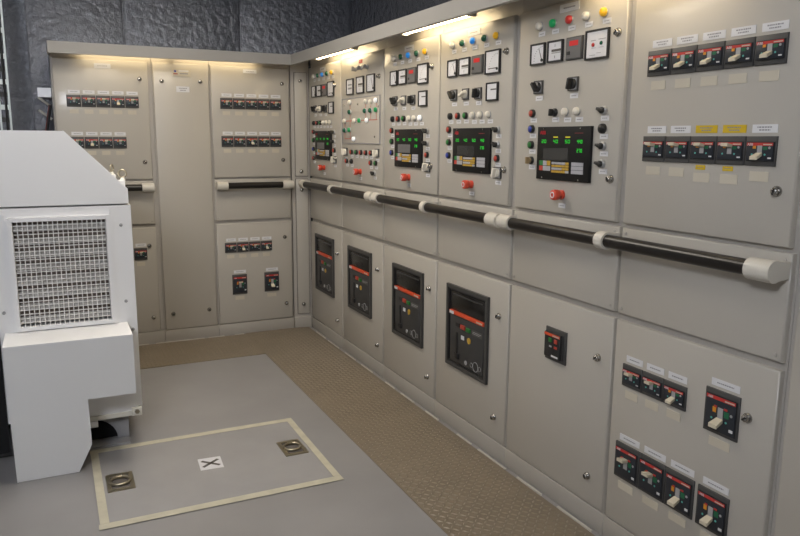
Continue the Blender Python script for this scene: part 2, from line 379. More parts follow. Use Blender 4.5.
def meter(p, x0, x1, z0, z1, kind='needle'):
    w_, h_ = x1-x0, z1-z0; cx, cz = (x0+x1)/2, (z0+z1)/2; key = (round(w_,3), round(h_,3), kind)
    if kind == 'dark':
        bz = cached(('meter_dark',)+key, lambda: MB().cbox(-w_/2, w_/2, -0.010, 0, -h_/2, h_/2, 0.003, 'bezel_grey').box(-w_/2+0.006, w_/2-0.006, -0.0106, -0.010, -h_/2+0.006, h_/2-0.006, 'meter_dark').box(-w_*0.40, -w_*0.22, -0.0125, -0.0105, -h_*0.28, -h_*0.13, 'black_plastic'))
        o = put('panel_meter', bz, p, (cx, 0, cz), label='dark digital panel meter with red display')
        put('display', cached(('meter_led',)+key, lambda: MB().box(-w_*0.25, w_*0.28, -0.0118, -0.0106, h_*0.10, h_*0.32, 'led_red')), o)
        return o
    bz = cached(('meter',)+key, lambda: MB().frame(-w_/2, w_/2, -0.011, 0, -h_/2, h_/2, 0.005, 'black_plastic').box(-w_/2+0.006, w_/2-0.006, -0.006, 0, -h_/2+0.006, h_/2-0.006, 'bezel_grey'))
    o = put('panel_meter', bz, p, (cx, 0, cz))
    put('dial', cached(('dial',)+key, lambda: MB().box(-w_/2+0.007, w_/2-0.007, -0.0072, -0.006, -h_/2+0.007, h_/2-0.007, 'dial_white')), o)
    if kind in ('needle', 'big'):
        def fn():
            b = MB(); n = 9
            for k in range(n):
                a = PI*0.5+k*PI*0.5/(n-1); R = min(w_, h_)*0.62; px, pz = w_*0.33+R*math.cos(a), -h_*0.30+R*math.sin(a)
                b.box(px-0.0025, px+0.0025, -0.0079, -0.0072, pz-0.0012, pz+0.0012, 'print_grey')
            b.lathe((w_*0.33, -0.0072, -h_*0.30), [(0.0065,0),(0.0065,0.003)], 'black_plastic', 10)
            if kind == 'big': b.box(-w_*0.28, w_*0.33, -0.0085, -0.0076, -h_*0.285, -h_*0.25, 'print_dark')
            else: b.prism([(w_*0.33-0.003, -h_*0.3), (w_*0.33+0.002, -h_*0.3), (w_*0.10, h_*0.26), (w_*0.08, h_*0.26)], -0.0085, -0.0076, 'print_dark')
            return b
        put('needle', cached(('needle',)+key, fn), o)
    elif kind == 'bar':
        put('scale_bar', cached(('bar',)+key, lambda: MB().box(-w_*0.22, w_*0.42, -0.0085, -0.0072, -h_*0.02, h_*0.09, 'print_dark').box(-w_*0.22, w_*0.42, -0.0083, -0.0072, -h_*0.10, -h_*0.05, 'slot_grey').box(-0.001, 0.001, -0.0083, -0.0072, h_*0.2, h_*0.33, 'print_grey').box(-0.001, 0.001, -0.0083, -0.0072, -h_*0.33, -h_*0.2, 'print_grey')), o)
    elif kind == 'half':
        put('scale_bar', cached(('half',)+key, lambda: MB().box(-w_*0.10, w_*0.36, -0.0085, -0.0072, h_*0.08, h_*0.15, 'print_dark')), o)
    elif kind == 'lines':
        put('scale_bar', cached(('lines',)+key, lambda: MB().box(-w_*0.25, w_*0.3, -0.0085, -0.0072, h_*0.08, h_*0.17, 'print_grey').box(-w_*0.25, w_*0.3, -0.0085, -0.0072, -h_*0.16, -h_*0.05, 'print_grey')), o)
    elif kind == 'leds':
        put('scale_marks', cached(('ledmarks',)+key, lambda: MB().box(-w_*0.26, -w_*0.05, -0.0080, -0.0072, h_*0.13, h_*0.145, 'print_dark').box(w_*0.07, w_*0.38, -0.0080, -0.0072, h_*0.15, h_*0.165, 'print_dark').box(-w_*0.3, -w_*0.05, -0.0080, -0.0072, -h_*0.36, -h_*0.345, 'print_grey').box(-w_*0.22, -w_*0.02, -0.008, -0.0072, -h_*0.12, -h_*0.11, 'print_grey').box(w_*0.1, w_*0.3, -0.008, -0.0072, -h_*0.12, -h_*0.11, 'print_grey').box(w_*0.0, w_*0.2, -0.008, -0.0072, -h_*0.3, -h_*0.29, 'print_grey')), o)
        put('led', MB().lathe((-w_*0.15, -0.0072, 0.0), [(0.007,0),(0.007,0.003),(0,0.005)], 'lens_red', 12), o, label='red light')
        put('led', MB().lathe((w_*0.2, -0.0072, 0.002), [(0.007,0),(0.007,0.003),(0,0.005)], 'lens_green', 12), o, label='green light')
    return o
SEG = {'0':'abcdef', '2':'abged', '4':'fgbc', '5':'afgcd', '8':'abcdefg', '7':'abc', '1':'bc', '6':'afgedc'}
def digits(b, cx, y, cz, txt, w_, h_, m):
    step = w_/len(txt); dw = step*0.74; t = h_*0.17
    for i, ch in enumerate(txt):
        x0 = cx-w_/2+i*step; x1 = x0+dw; zt, zb, zm = cz+h_/2, cz-h_/2, cz
        for sg in SEG[ch]:
            q = {'a':(x0,x1,zt-t,zt),'d':(x0,x1,zb,zb+t),'g':(x0,x1,zm-t/2,zm+t/2),'b':(x1-t,x1,zm,zt),'c':(x1-t,x1,zb,zm),'f':(x0,x0+t,zm,zt),'e':(x0,x0+t,zb,zm)}[sg]
            b.box(q[0], q[1], y-0.0006, y, q[2], q[3], m)
    return b
ABB_BIG = text_mesh('ABB', 0.021, 'logo_red')
ABB_SMALL = text_mesh('ABB', 0.0105, 'white_sticker')
ABB_ACB = text_mesh('ABB', 0.026, 'white_sticker')
def screen(p, x0, x1, z0, z1, yellow=False, lcd='lcd_dark'):
    w_, h_ = x1-x0, z1-z0; cx, cz = (x0+x1)/2, (z0+z1)/2; F = -0.012
    o = put('control_screen', cached(('screen', round(w_,3), round(h_,3)), lambda: MB().cbox(-w_/2, w_/2, F, 0, -h_/2, h_/2, 0.003, 'screen_black')), p, (cx, 0, cz), label='black generator control screen with green readouts and keypad')
    fx = lambda a: -w_/2+a*w_
    fz = lambda b: h_/2-b*h_
    put('logo', ABB_BIG, o, (fx(0.115), F-0.0006, fz(0.115)), rot=STAND, label='red ABB logo')
    for a in (0.13, 0.82):
        for b in (0.035, 0.965): put('screw', cached(('screen_screw',), lambda: MB().lathe((0,0,0), [(0.004,0),(0.004,0.002)], 'chrome', 8)), o, (fx(a), F, fz(b)))
    put('model_strip', MB().box(fx(0.72), fx(0.87), F-0.0006, F, fz(0.130), fz(0.115), 'print_red'), o, label='faint red line of print')
    put('display', MB().box(fx(0.145), fx(0.61), F-0.001, F, fz(0.62), fz(0.40), lcd), o, label='dark rectangular display')
    rows = [(0.145,0.275,'20'),(0.375,0.275,'40'),(0.60,0.275,'50'),(0.82,0.275,'440'),(0.82,0.435,'270')]
    for a, b, t in rows:
        put('readout', digits(MB(), fx(a), F, fz(b), t, w_*0.10, h_*0.065, 'led_green'), o, label='green digit readout')
    if yellow:
        for a in (0.325, 0.555): put('indicator', MB().box(fx(a), fx(a+0.085), F-0.0006, F, fz(0.205), fz(0.185), 'led_yellow'), o, label='yellow indicator bar')
    kp = MB()
    for j in range(2):
        for i in range(3):
            m = 'key_green' if (i, j) == (0, 0) else 'key_red' if (i, j) == (0, 1) else 'key_yellow' if (i, j) == (2, 0) else 'key_grey'
            kp.box(fx(0.07+i*0.075), fx(0.07+i*0.075+0.068), F-0.002, F, fz(0.83-0.1*(1-j)+0.0), fz(0.74-0.1*(1-j)), m)
    put('keypad', kp, o, label='keypad with red and green start keys')
    kp = MB()
    for j in range(4):
        for i in range(5):
            m = 'key_yellow' if (j in (1, 3) and i < 4) or i == 4 and j < 2 or (j == 2 and i > 2) else 'key_grey'
            kp.box(fx(0.315+i*0.066), fx(0.315+i*0.066+0.06), F-0.002, F, fz(0.70+j*0.052), fz(0.658+j*0.052), m)
    put('keypad', kp, o, label='keypad of grey and yellow keys')
    kp = MB()
    for j in range(3): kp.box(fx(0.69), fx(0.90), F-0.002, F, fz(0.715+j*0.072), fz(0.65+j*0.072), 'key_grey')
    put('keypad', kp, o, label='grey keypad block')
    return o
def estop(p, x, z):
    o = put('emergency_stop', cached(('estop_base',), lambda: MB().lathe((0,0,0), [(0.019,0),(0.019,0.006),(0.015,0.008),(0.014,0.020)], 'estop_red', 18)), p, (x, 0, z), label='red emergency stop button')
    put('mushroom_head', cached(('estop_head',), lambda: MB().lathe((0,0,0), [(0.017,0.018),(0.0205,0.022),(0.0213,0.040),(0.0195,0.046),(0.016,0.048)], 'estop_red', 22)), o)
    put('ring_mark', cached(('estop_mark',), lambda: MB().torus((0,-0.0482,0), 0.0105, 0.0022, 'label_white', 18, 6)), o, label='white ring mark')
    add_label(p, x+0.004, z-0.043)
    return o
def breaker(p, x0, x1, z0, z1, up=False, big=False):
    w_, h_ = x1-x0, z1-z0; cx, cz = (x0+x1)/2, (z0+z1)/2; k = (round(w_,3), round(h_,3))
    bx = w_*0.09; bt = h_*(0.13 if big else 0.22); bb = h_*(0.10 if big else 0.19)
    X0, X1, Z0, Z1 = -w_/2+bx, w_/2-bx*0.8, -h_/2+bb, h_/2-bt; fw, fh = X1-X0, Z1-Z0
    def base():
        b = MB(); b.cbox(-w_/2+0.001, w_/2-0.001, -0.007, 0, -h_/2, h_/2, 0.002, 'bezel_grey')
        b.frame(X0-0.003, X1+0.003, -0.009, -0.006, Z0-0.003, Z1+0.003, 0.003, 'black_plastic'); return b
    o = put('circuit_breaker', cached(('breaker',)+k, base), p, (cx, 0, cz), label='black circuit breaker with red band, lever '+('up' if up else 'down'))
    F = -0.012
    put('breaker_face', cached(('bface',)+k, lambda: MB().cbox(X0, X1, F, -0.006, Z0, Z1, 0.001, 'face_navy')), o)
    rz0 = Z1-fh*(0.10 if big else 0.17)
    put('red_band', cached(('band',)+k, lambda: MB().box(X0, X1, F-0.001, F, rz0, Z1, 'band_red').box(X0+fw*0.64, X1-fw*0.03, F-0.0014, F-0.001, rz0+(Z1-rz0)*0.25, rz0+(Z1-rz0)*0.6, 'label_beige')), o)
    put('logo', ABB_SMALL, o, (X0+fw*0.14, F-0.0012, (rz0+Z1)/2-0.001), rot=STAND)
    sx0, sx1 = X0+fw*0.42, X0+fw*0.60; sz0, sz1 = Z0+fh*0.32, Z1-fh*(0.30 if big else 0.16)
    def slot():
        b = MB().box(sx0, sx1, F-0.0012, F, sz0, sz1, 'slot_grey')
        b.box(X0+fw*0.24, X0+fw*0.36, F-0.001, F, sz1-fh*0.18, sz1-fh*0.02, 'orange_flag')
        b.box(X0+fw*0.64, X0+fw*0.80, F-0.001, F, sz1-fh*0.24, sz1-fh*0.06, 'green_flag')
        b.lathe((X0+fw*0.22, F, Z0+fh*0.33), [(fw*0.035,0),(fw*0.035,0.001)], 'teal_dot', 8)
        b.lathe((X0+fw*0.72, F, Z0+fh*0.33), [(fw*0.035,0),(fw*0.035,0.001)], 'teal_dot', 8)
        b.box(X1-fw*0.16, X1-fw*0.03, F-0.001, F, Z0+fh*0.10, Z0+fh*0.18, 'white_sticker')
        b.lathe((X1-fw*0.12, F, sz1-fh*0.12), [(fw*0.045,0),(fw*0.045,0.001)], 'slot_grey', 8)
        if big: b.box(X0+fw*0.62, X0+fw*0.74, F-0.001, F, sz1-fh*0.03, sz1+fh*0.03, 'band_red').box(X0+fw*0.28, X0+fw*0.38, F-0.001, F, sz1-fh*0.03, sz1+fh*0.03, 'band_red')
        return b
    put('indicator_window', cached(('slot', big)+k, slot), o)
    def lev():
        b = MB(); s = fw/0.082; lw = 0.0115*s
        zc = (sz1-fh*0.04) if up else (sz0+fh*0.02); dz = 0.004*s if up else -0.010*s; L = 0.024*s
        i = len(b.v); t = 0.0045*s; cxs = (sx0+sx1)/2
        for (y, z, hw) in ((F-0.001, zc, lw*0.8), (F-L, zc+dz, lw)):
            b.v += [(cxs-hw, y, z-t), (cxs+hw, y, z-t), (cxs+hw, y, z+t), (cxs-hw, y, z+t)]
        for q in ((4,5,6,7),(0,1,5,4),(1,2,6,5),(2,3,7,6),(3,0,4,7)): b.face([i+n for n in q], 'lever')
        return b
    put('toggle_lever', cached(('lever', up, big)+k, lev), o)
    return o
def breaker_row(p, x0, x1, z0, z1, n, ups, top='label_white', tops=None, below=True, hints=(), big=False, lab2=1, gap_after=None):
    step = (x1-x0)/n
    for i in range(n):
        a = x0+i*step; b = a+step
        if gap_after is not None and i > gap_after: a += 0.012; b += 0.012
        breaker(p, a+0.0008, b-0.0008, z0, z1, up=ups[i], big=big)
        c = (a+b)/2; m = tops[i] if tops else top
        put('name_label', label_mesh(step*0.80, 0.023, m, lab2), p, (c+0.004, 0, z1+0.021), label=('yellow' if 'yellow' in m else 'white')+' name label')
        if i in hints:
            put('tag_label', label_mesh(step*0.36, 0.014, 'label_yellow', 1), p, (c-0.008, 0, z0-0.012), label='small yellow tag')
        if below: put('note_label', label_mesh(step*0.60, 0.028, 'label_beige', 0), p, (c-0.002, 0, z0-(0.043 if i in hints else 0.030)), label='faded beige label')
def acb(p, x0, x1, z0, z1):
    x0 += 0.014; x1 += 0.003
    w_, h_ = x1-x0, z1-z0; k = (round(w_,3), round(h_,3)); t = 0.024
    o = put('air_circuit_breaker', cached(('acb',)+k, lambda: MB().frame(-w_/2, w_/2, -0.014, 0, -h_/2, h_/2, t*0.8, 'acb_frame').frame(-w_/2+t*0.8, w_/2-t*0.8, -0.010, 0, -h_/2+t*0.8, h_/2-t*0.8, 0.008, 'black_plastic').box(-w_/2+t, w_/2-t, -0.002, 0, -h_/2+t, h_/2-t, 'black_plastic')), p, ((x0+x1)/2, 0, (z0+z1)/2), label='large black framed air circuit breaker with orange band')
    a, b, c, d = -w_/2+t+0.018, w_/2-t-0.008, -h_/2+t+0.006, h_/2-t-0.006
    W, H = b-a, d-c; F = -0.008
    put('arc_cover', MB().cbox(a, b, F, -0.002, d-H*0.27, d, 0.002, 'acb_gloss').box(a+W*0.05, b-W*0.05, F-0.002, F, d-H*0.055, d-H*0.035, 'acb_grey'), o)
    band = put('orange_band', MB().cbox(a-0.004, b+0.002, F-0.008, -0.002, d-H*0.325, d-H*0.275, 0.002, 'band_orange').box(b-W*0.19, b-W*0.02, F-0.0085, F-0.008, d-H*0.31, d-H*0.29, 'label_beige'), o)
    put('logo', MB().box(a, a+W*0.13, F-0.0086, F-0.008, d-H*0.322, d-H*0.28, 'label_white'), band, label='white logo patch')
    put('front_cover', MB().cbox(a, b, F-0.004, -0.002, c, d-H*0.33, 0.003, 'acb_grey'), o)
    G = F-0.004
    put('push_button', MB().box(a+W*0.20, a+W*0.32, G-0.004, G, d-H*0.475, d-H*0.42, 'black_plastic'), o)
    put('push_button', MB().cbox(a+W*0.35, a+W*0.48, G-0.007, G, d-H*0.485, d-H*0.425, 0.002, 'cap_red'), o, label='red open button')
    put('push_button', MB().cbox(a+W*0.52, a+W*0.64, G-0.007, G, d-H*0.49, d-H*0.435, 0.002, 'cap_green'), o, label='green close button')
    put('rating_plate', MB().box(a+W*0.68, a+W*0.97, G-0.001, G, d-H*0.505, d-H*0.425, 'bezel_grey').box(a+W*0.70, a+W*0.95, G-0.0014, G-0.001, d-H*0.46, d-H*0.452, 'slot_grey').box(a+W*0.70, a+W*0.9, G-0.0014, G-0.001, d-H*0.48, d-H*0.472, 'slot_grey'), o)
    put('status_window', MB().box(a+W*0.36, a+W*0.45, G-0.002, G, d-H*0.63, d-H*0.575, 'label_white'), o, label='white status window')
    put('status_window', MB().lathe((a+W*0.60, G, d-H*0.605), [(W*0.05,0),(W*0.05,0.003),(W*0.03,0.004)], 'key_yellow', 12), o, label='yellow status window')
    put('charging_lever', MB().cbox(a+W*0.20, a+W*0.25, G-0.004, G, c+H*0.12, d-H*0.56, 0.001, 'black_plastic').cbox(a+W*0.17, a+W*0.30, G-0.010, G, c+H*0.07, c+H*0.14, 0.003, 'black_plastic'), o)
    put('key_lock', MB().lathe((a+W*0.52, G, c+H*0.07), [(W*0.035,0),(W*0.035,0.004)], 'slot_grey', 10), o)
    put('crank_plate', MB().torus((a+W*0.80, G, c+H*0.08), W*0.075, 0.0016, 'slot_grey', 16, 6).torus((a+W*0.68, G, c+H*0.08), W*0.035, 0.0012, 'slot_grey', 10, 5).torus((a+W*0.92, G, c+H*0.08), W*0.035, 0.0012, 'slot_grey', 10, 5), o)
    return o

# ------------------------------------------------------------------ cabinets
ZT = 2.085
def cabinet(label, x0, x1, frame_back, doors, loc=(0,0,0), rz=0.0, name='switchboard_cabinet', locks=()):
    """doors: list of (name, xa, xb, za, zb). Front of doors is y=0, frame at y=0.02."""
    t = thing(name, label, 'cabinet', loc, rz, None)
    fr = MB().box(x0+0.0008, x1-0.0008, 0.02, frame_back, 0.088, ZT, 'frame_paint')
    put('carcass', fr, t)
    put('toe_kick', MB().cbox(x0+0.0008, x1-0.0008, 0.0, frame_back-0.05, 0, 0.088, 0.004, 'toe_paint'), t)
    made = {}
    for (n, xa, xb, za, zb) in doors:
        d = put(n, MB().cbox(xa, xb, 0, 0.0195, za, zb, 0.006, 'door_paint'), t); made[n] = d
        if n == 'middle_panel':
            pm = cached(('fixing_screw',), lambda: MB().lathe((0,0,0), [(0.006,0),(0.005,0.003),(0,0.004)], 'frame_paint', 8))
            for sx in (xa+0.02, xb-0.02):
                for sz in (za+0.02, zb-0.02): put('fixing_screw', pm, d, (sx, 0, sz))
    for (n, lx, lz) in locks:
        put('door_lock', lock_mesh(), made[n], (lx, 0, lz), rot=(0, random.choice((0.5, -0.6, 0.9, 0.2)), 0))
    return t
RZ = -PI/2
def std_doors(x0, x1, lm=0.008, rm=0.008, top=2.018, bottom=0.092):
    a, b = x0+lm, x1-rm
    return [('upper_door', a, b, 1.210, top), ('middle_panel', a, x1-0.008, 0.885, 1.196), ('lower_door', a, x1-0.008, bottom, 0.860)]
# cabinet positions along the long right wall (distance from the corner)
U = [0.0, 0.712, 1.412, 2.098, 2.785, 3.455, 4.13]
def genset_panel(c, o, fourth=False, lit='lens_white', lcd='lcd_dark'):
    for x, m in zip((0.120, 0.217, 0.312, 0.412, 0.508), ('lens_white', 'lens_green', 'lens_blue', 'lens_green', 'lens_yellow')):
        lamp(c, o+x+0.014, 1.949, m)
    put('name_plate', label_mesh(0.112, 0.028, 'label_white', 1), c, (o+0.325, 0, 1.987))
    meter(c, o+0.095, o+0.183, 1.798, 1.880, 'needle'); meter(c, o+0.204, o+0.302, 1.798, 1.880, 'bar')
    meter(c, o+0.322, o+0.418, 1.798, 1.881, 'dark'); meter(c, o+0.440, o+0.558, 1.787, 1.891, 'big')
    meter(c, o+0.455, o+0.548, 1.670, 1.751, 'half')
    cam_switch(c, o+0.155, 1.712, ang=-0.7); cam_switch(c, o+0.267, 1.711, light=True, ang=1.2); cam_switch(c, o+0.380, 1.709, ang=0.1)
    for x, m in zip((0.112, 0.186, 0.258), ('cap_black', 'cap_red', 'cap_green')): button(c, o+x+0.012, 1.611, m)
    for i, x in enumerate((0.325, 0.392, 0.462)): lamp(c, o+x+0.012, 1.611, lit if i == 2 else 'lens_white')
    screen(c, o+0.166, o+0.502, 1.343, 1.552, lcd=lcd)
    for z, m in zip((1.546, 1.484, 1.419, 1.352), ('cap_red', 'cap_green', 'cap_blue', 'cap_red')):
        if z > 1.36 or fourth: button(c, o+0.114, z, m)
    selector(c, o+0.552, 1.542, ang=-0.9); selector(c, o+0.552, 1.477, ang=-0.9); button(c, o+0.554, 1.416, 'cap_red')
    cam_switch(c, o+0.562, 1.352, light=True, ang=0.3); estop(c, o+0.336, 1.287)

# 1 --- corner cabinet
def rcab(i, label, lm=0.008, rm=0.008, locks=()):
    w_ = U[i+1]-U[i]
    return cabinet(label, 0.026 if i == 0 else 0, w_, 0.55, std_doors(0, w_, lm, rm), (0, -U[i], 0), RZ, locks=locks)
c1 = rcab(0, 'first cabinet of the long right row, in the corner, with screen and black breaker', lm=0.034, locks=(('upper_door', 0.605, 1.86), ('upper_door', 0.612, 1.36), ('lower_door', 0.628, 0.69), ('lower_door', 0.626, 0.196)))
genset_panel(c1, 0.03, fourth=True, lcd='lcd_grey'); acb(c1, 0.152, 0.555, 0.349, 0.780)
# 2 --- mimic cabinet
c2 = rcab(1, 'second cabinet from the corner, with red-line mimic diagram of green and white lamps', locks=(('upper_door', 1.352-U[1], 1.867), ('lower_door', 1.338-U[1], 0.692), ('lower_door', 1.336-U[1], 0.199)))
o2 = -U[1]
for x, ang in ((0.980, 0.1), (1.075, 0.5), (1.172, 0.8)): selector(c2, o2+x, 1.938, lab=False, ang=ang, m='ring_grey')
put('warning_label', label_mesh(0.055, 0.022, 'band_red', 1), c2, (o2+1.060, 0, 1.979), label='red label')
meter(c2, o2+0.832, o2+0.947, 1.781, 1.882, 'lines'); meter(c2, o2+1.003, o2+1.120, 1.781, 1.886, 'bar'); meter(c2, o2+1.174, o2+1.290, 1.781, 1.888, 'needle')
mp = put('mimic_board', MB().cbox(0.742, 1.366, -0.004, 0, 1.467, 1.757, 0.001, 'mimic_plate').frame(0.740, 1.368, -0.006, 0, 1.465, 1.759, 0.005, 'print_grey'), c2, (o2, 0, 0), label='glossy framed mimic diagram board')
ml = MB()
for (a, b, z0, z1) in ((0.80,1.33,1.610,1.616),(0.884,0.890,1.50,1.73),(0.790,0.796,1.498,1.61),(0.79,0.955,1.494,1.500),(1.146,1.152,1.613,1.73),(1.226,1.232,1.613,1.70),(1.312,1.318,1.613,1.73)):
    ml.box(a, b, -0.0048, -0.004, z0, z1, 'mimic_red')
put('bus_lines', ml, mp, label='thin red diagram lines')
for x, z, m in ((0.877,1.732,'lens_white'),(1.145,1.728,'lens_white'),(1.225,1.722,'lens_white'),(1.304,1.728,'lens_white_lit'),(0.876,1.67,'lens_green'),(1.134,1.67,'lens_green'),(1.219,1.67,'lens_green'),(1.304,1.672,'lens_green_lit'),(0.784,1.614,'lens_white'),(0.958,1.613,'lens_white'),(1.043,1.613,'lens_green_lit'),(1.166,1.612,'lens_white_lit'),(0.783,1.553,'lens_green'),(0.869,1.555,'lens_green_lit'),(0.948,1.496,'lens_white_lit')):
    lamp(c2, o2+x+0.015, z, m, 0.98, lab=False).location.y = -0.004
for x, z in ((0.78,1.717),(1.022,1.716),(1.345,1.69),(1.29,1.51)): put('board_screw', cached(('board_screw',), lambda: MB().lathe((0,0,0), [(0.007,0),(0.006,0.003),(0,0.004)], 'chrome', 8)), mp, (x, -0.004, z))
cam_switch(c2, o2+0.800, 1.411, light=True, ang=0); cam_switch(c2, o2+1.325, 1.412, light=True, ang=0)
for x, m in ((0.89,'cap_red'),(0.976,'cap_green'),(1.053,'cap_red'),(1.133,'cap_red'),(1.214,'cap_red')): button(c2, o2+x+0.016, 1.411, m)
for x, m in ((0.804,'cap_red'),(0.89,'cap_black'),(1.211,'cap_red'),(1.289,'cap_green')): button(c2, o2+x+0.016, 1.350, m)
estop(c2, o2+1.055, 1.287); selector(c2, o2+1.285, 1.287, ang=-0.8)
acb(c2, o2+0.832, o2+1.238, 0.349, 0.778)
# 3
c3 = rcab(2, 'third cabinet from the corner, right of the mimic cabinet, with control screen and black breaker', locks=(('upper_door', 2.023-U[2], 1.867), ('upper_door', 2.022-U[2], 1.357), ('lower_door', 2.024-U[2], 0.70), ('lower_door', 2.016-U[2], 0.197)))
genset_panel(c3, 1.424-U[2], lit='lens_white_lit', lcd='lcd_grey'); acb(c3, 1.556-U[2], 1.957-U[2], 0.345, 0.772)
# 4
c4 = rcab(3, 'fourth cabinet from the corner, left of the cabinet with the bright green lamp', rm=0.040, locks=(('upper_door', 2.702-U[3], 1.875), ('upper_door', 2.709-U[3], 1.367), ('lower_door', 2.706-U[3], 0.70), ('lower_door', 2.690-U[3], 0.205)))
genset_panel(c4, 0.0); acb(c4, 2.219-U[3], 2.622-U[3], 0.345, 0.772)
# 5
c5 = rcab(4, 'fifth cabinet from the corner, with bright green lamp and one small lower breaker', rm=0.030, locks=(('upper_door', 3.387-U[4], 1.869), ('upper_door', 3.390-U[4], 1.362), ('lower_door', 3.378-U[4], 0.692), ('lower_door', 3.357-U[4], 0.205)))
o5 = -U[4]
for x, m in ((2.922,'lens_white'),(3.010,'lens_green_lit'),(3.109,'lens_red'),(3.205,'lens_white'),(3.301,'lens_yellow')): lamp(c5, o5+x+0.012, 1.947, m, 1.05)
put('name_plate', label_mesh(0.116, 0.030, 'label_white', 1), c5, (o5+3.113, 0, 1.994))
meter(c5, o5+2.884, o5+2.977, 1.797, 1.881, 'needle'); meter(c5, o5+2.997, o5+3.089, 1.799, 1.881, 'bar'); meter(c5, o5+3.112, o5+3.205, 1.798, 1.882, 'dark'); meter(c5, o5+3.223, o5+3.346, 1.788, 1.892, 'leds')
cam_switch(c5, o5+2.941, 1.709, ang=-0.7); cam_switch(c5, o5+3.160, 1.709, ang=0.2)
button(c5, o5+2.907, 1.606, 'cap_red'); selector(c5, o5+3.052, 1.606, ang=0.1, ring='ring_black')
lamp(c5, o5+3.120, 1.607, 'lens_white'); lamp(c5, o5+3.189, 1.607, 'lens_white'); selector(c5, o5+3.336, 1.606, ang=-1.1)
button(c5, o5+2.906, 1.543, 'cap_blue'); button(c5, o5+2.906, 1.479, 'cap_green'); selector(c5, o5+2.908, 1.415, ang=0.0, m='cap_brown', ring='ring_black')
button(c5, o5+3.336, 1.541, 'cap_black', s=1.1); selector(c5, o5+3.341, 1.479, ang=-1.2); selector(c5, o5+3.341, 1.415, ang=-1.2)
screen(c5, o5+2.958, o5+3.284, 1.342, 1.551, yellow=True); estop(c5, o5+3.118, 1.287)
def moulded_breaker(p, x0, x1, z0, z1):
    w_, h_ = x1-x0, z1-z0
    o = put('circuit_breaker', MB().cbox(0, w_, -0.007, 0, 0, h_, 0.002, 'bezel_grey'), p, (x0, 0, z0), label='single small breaker with red band in the middle of the door')
    a, b, c, d = 0.014, w_-0.018, 0.016, h_-0.016; W, H = b-a, d-c; F = -0.024
    put('breaker_body', MB().cbox(a, b, F, -0.007, c, d, 0.003, 'black_plastic').box(b, b+0.006, F+0.012, -0.007, c, d, 'acb_frame'), o)
    put('red_band', MB().box(a, b, F-0.001, F, d-H*0.13, d-H*0.02, 'band_orange').box(a+W*0.55, b-W*0.05, F-0.0014, F-0.001, d-H*0.11, d-H*0.06, 'label_beige'), o)
    put('push_button', MB().cbox(a+W*0.32, a+W*0.50, F-0.004, F, d-H*0.36, d-H*0.2, 0.001, 'cap_green'), o, label='green button')
    put('push_button', MB().cbox(a+W*0.68, a+W*0.86, F-0.004, F, d-H*0.36, d-H*0.2, 0.001, 'cap_red'), o, label='red button')
    put('status_window', MB().box(a+W*0.34, a+W*0.5, F-0.001, F, d-H*0.57, d-H*0.5, 'slot_grey').box(a+W*0.66, a+W*0.86, F-0.001, F, d-H*0.58, d-H*0.48, 'cap_red'), o)
    put('rating_label', MB().box(a+W*0.5, a+W*0.92, F-0.001, F, c+H*0.06, c+H*0.13, 'white_sticker'), o, label='white rating label')
moulded_breaker(c5, o5+3.063, o5+3.194, 0.606, 0.742)
# 6
c6 = rcab(5, 'nearest full cabinet of the right row, with two upper rows of breakers and yellow labels', rm=0.020, locks=(('upper_door', 4.057-U[5], 1.363), ('lower_door', 4.034-U[5], 0.692)))
o6 = -U[5]
breaker_row(c6, o6+3.539, o6+4.050, 1.708, 1.789, 5, [False]*5, lab2=2)
breaker_row(c6, o6+3.541, o6+4.047, 1.431, 1.514, 5, [True]*4+[False], tops=['label_white','label_white','label_yellow','label_yellow','label_white'], hints=(2, 3), lab2=2)
breaker_row(c6, o6+3.513, o6+3.807, 0.630, 0.711, 3, [True, True, False])
breaker_row(c6, o6+3.880, o6+4.009, 0.603, 0.744, 1, [False], big=True)
breaker_row(c6, o6+3.502, o6+3.990, 0.279, 0.413, 4, [True, True, False, False], big=True, gap_after=2)
# 7 end bay
c7 = cabinet('plain grey end bay at the right edge, beyond the cabinet with yellow labels', 0, 0.62, 0.55, [('end_panel', 0.022, 0.61, 0.092, 2.028)], (0, -U[6], 0), RZ, locks=(('end_panel', 0.55, 1.3),))

# back row
def bcab(label, x0, x1, doors, locks): return cabinet(label, x0, x1, 0.55, doors, (0,0,0), 0.0, locks=locks)
bA = bcab('leftmost cabinet of the back row, partly hidden behind the white generator enclosure', -1.765, -1.130,
    [('upper_door', -1.755, -1.158, 1.205, 2.012), ('middle_panel', -1.755, -1.158, 0.885, 1.192), ('lower_door', -1.755, -1.158, 0.092, 0.860)],
    (('upper_door', -1.212, 1.893), ('upper_door', -1.206, 1.325), ('lower_door', -1.208, 0.729), ('lower_door', -1.205, 0.198)))
breaker_row(bA, -1.684, -1.224, 1.696, 1.774, 5, [True, True, True, False, True])
breaker_row(bA, -1.680, -1.318, 1.420, 1.498, 4, [True, False, True, True])
breaker_row(bA, -1.685, -1.223, 0.630, 0.716, 5, [True]*5)
put('name_plate', label_mesh(0.104, 0.032, 'label_white', 1), bA, (-1.446, 0, 1.970))
bB = bcab('middle cabinet of the back row, one tall plain door with a small nameplate', -1.130, -0.733,
    [('tall_door', -1.122, -0.743, 0.092, 2.012)], (('tall_door', -1.066, 1.886), ('tall_door', -0.801, 1.892), ('tall_door', -1.065, 0.212), ('tall_door', -0.802, 0.219)))
